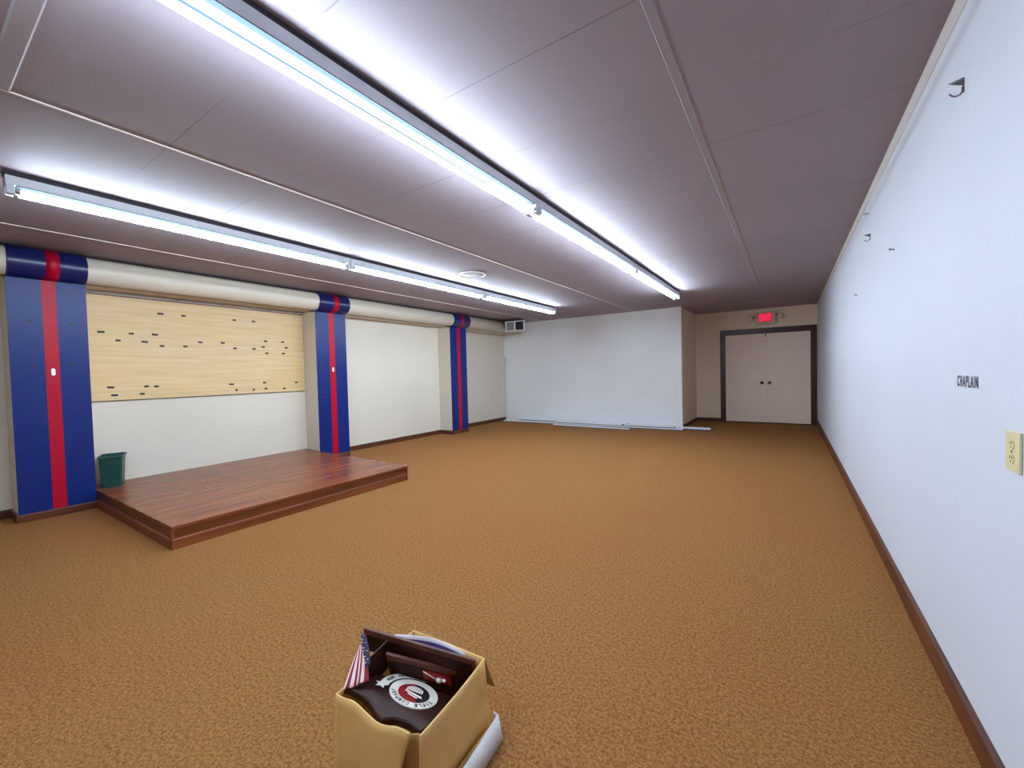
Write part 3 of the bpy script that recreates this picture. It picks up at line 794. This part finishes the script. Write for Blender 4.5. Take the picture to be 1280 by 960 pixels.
b = MB(); plate(b, .02, .98, .20, .98, .002, 'walnut'); b.build('face_plate', e, c)['label'] = 'dark polished face'
b = MB(); plate(b, .80, .82, .10, .32, .004, 'brass'); b.build('pin', e, c)['label'] = 'thin brass pin'
b = MB(); plate(b, .42, .74, .22, .56, .004, 'seal_red'); rp = b.build('red_panel', e, c); rp['label'] = 'red inset panel'
b = MB(); b.tube([q(.43, .24, .007), q(.50, .32, .008), q(.56, .40, .008)], .0022, M['seal_white'])
R = Matrix.Translation(q(.60, .44, .006)) @ Matrix.Diagonal((.013, .010, .010, 1))
bmesh.ops.create_icosphere(b.bm, subdivisions=2, radius=1, matrix=R)
R = Matrix.Translation(q(.66, .40, .006)) @ Matrix.Diagonal((.010, .008, .006, 1))
bmesh.ops.create_icosphere(b.bm, subdivisions=2, radius=1, matrix=R); b.mi(M['seal_white'])
for f in b.bm.faces: f.smooth = True
b.build('figure', rp, c)['label'] = 'small white raised figure'

e, TL, TR, dn, n, c = board_plaque('award_plaque', (-1.2445, .895, .322), (-1.2555, .995, .336), (0, 0, -.105), .007, 'walnut', 'dark narrow plaque standing on edge along the left side of the box')

# curved certificate standing against the back side
b = MB(); G = []; p0, p1 = Vector((-1.262, 1.038, .332)), Vector((-1.005, 1.150, .286)); bow = Vector((-.25, .95, 0))
for s in range(7):
    row = []
    for j in range(15):
        u = j/14; v = p0.lerp(p1, u)+bow*.030*math.sin(PI*u)+Vector((.002*s, -.002*s, -.014*s)); row.append(tuple(v))
    G.append(row)
b.grid(G, M['cert'], .0016, lambda i, j: M['purple'] if 1 <= i <= 5 and 1 <= j <= 12 else M['cert'])
tag(b.build('certificate', None, p0), 'curved white and purple certificate between the highest plaque and box back', 'certificate')

# small draped flag over the left side of the box
fl = thing('flag', 'small United States flag draped over the left side of the box', 'flag', (-1.25, .85, .30)); fo = (-1.25, .85, .30)
def lerp(a, c, t): return a+(c-a)*t
def qb(a, m_, c, t): return a*(1-t)**2+m_*2*t*(1-t)+c*t*t
La, Lm, Lb = Vector((-1.3203, .9144, .335)), Vector((-1.272, .838, .316)), Vector((-1.2291, .7802, .292))
Ra, Rm, Rb = Vector((-1.3103, .931, .335)), Vector((-1.232, .8886, .322)), Vector((-1.1847, .8491, .300))
G = []; NS = 9; SUB = 3
for i in range(13):
    t = i/12; a = qb(La, Lm, Lb, t); c = qb(Ra, Rm, Rb, t); row = []
    for j in range(NS*SUB+1):
        u = j/(NS*SUB); v = lerp(a, c, u); v = v+Vector((-.6, -.7, .3))*(.006*t*math.sin(u*PI*3)+.008*math.sin(u*PI)); row.append(tuple(v+Vector((.008, .006, 0))))
    G.append(row)
b = MB(); b.grid(G, M['flag_red'], .0012, lambda i, j: M['flag_red'] if (j//SUB) % 2 == 0 else M['flag_white']); b.build('stripes', fl, fo)['label'] = 'red and white striped cloth'
Ca, Cm, Cb = Vector((-1.3528, .9528, .357)), Vector((-1.2819, .9036, .343)), Vector((-1.2108, .8664, .323))
Da, Dm, Db = Vector((-1.3273, .9516, .357)), Vector((-1.2521, .9185, .345)), Vector((-1.2074, .8802, .327))
G = []
for i in range(13):
    t = i/12; a = qb(Ca, Cm, Cb, t); c = qb(Da, Dm, Db, t); row = []
    for j in range(9):
        u = j/8; v = lerp(a, c, u)+Vector((-.5, -.75, .3))*(.008*math.sin(u*PI)+.006); row.append(tuple(v+Vector((.008, .006, 0))))
    G.append(row)
b = MB(); b.grid(G, M['flag_blue'], .0012); can = b.build('canton', fl, fo); can['label'] = 'dark blue corner with white stars'
b = MB(); off = Vector((.5, -.75, .35)).normalized()*.0022
for i in range(8):
    for j in range(2 if i % 2 else 3):
        ii = .8+i*1.45; jj = (2.2 if i % 2 else 1.1)+j*2.6
        i0, j0 = min(int(ii), 11), min(int(jj), 7)
        p = Vector(G[i0][j0]).lerp(Vector(G[i0+1][j0+1]), .5)+off
        dx = (Vector(G[i0][8])-Vector(G[i0][0])).normalized(); dy = (Vector(G[i0+1][j0])-Vector(G[i0][j0])).normalized()
        b.poly([p+(dx*math.cos(PI/2+2*PI*k/10)+dy*math.sin(PI/2+2*PI*k/10))*(.0034 if k % 2 == 0 else .0015) for k in range(10)], M['flag_white'])
b.build('stars', can, fo, normals=False)['label'] = 'rows of white stars'

# ------------------------------------------------------------------ camera, world, colour management
cam = bpy.data.cameras.new('camera'); co = bpy.data.objects.new('camera', cam); C.objects.link(co)
right = Vector((0.8322142536538761, 0.5539038034296793, -0.024698432368413816))
up = Vector((0.005042596904019557, 0.03698241680394253, 0.999303193762435))
fwd = Vector((-0.5544312475246912, 0.8317589058095348, -0.027984180794510437))
Rm_ = Matrix((right, up, -fwd)).transposed()
co.matrix_world = Matrix.Translation((0, 0, 1.3229)) @ Rm_.to_4x4()
cam.sensor_width = 36; cam.lens = 519.38/1280*36; cam.clip_start = .02
S = bpy.context.scene; S.camera = co
w = bpy.data.worlds.new('world'); S.world = w; w.use_nodes = True
w.node_tree.nodes['Background'].inputs[0].default_value = (.05, .05, .055, 1)
w.node_tree.nodes['Background'].inputs[1].default_value = .3
S.view_settings.view_transform = 'Standard'; S.view_settings.look = 'None'
S.view_settings.gamma = 1; S.view_settings.exposure = 0; S.view_settings.use_curve_mapping = False
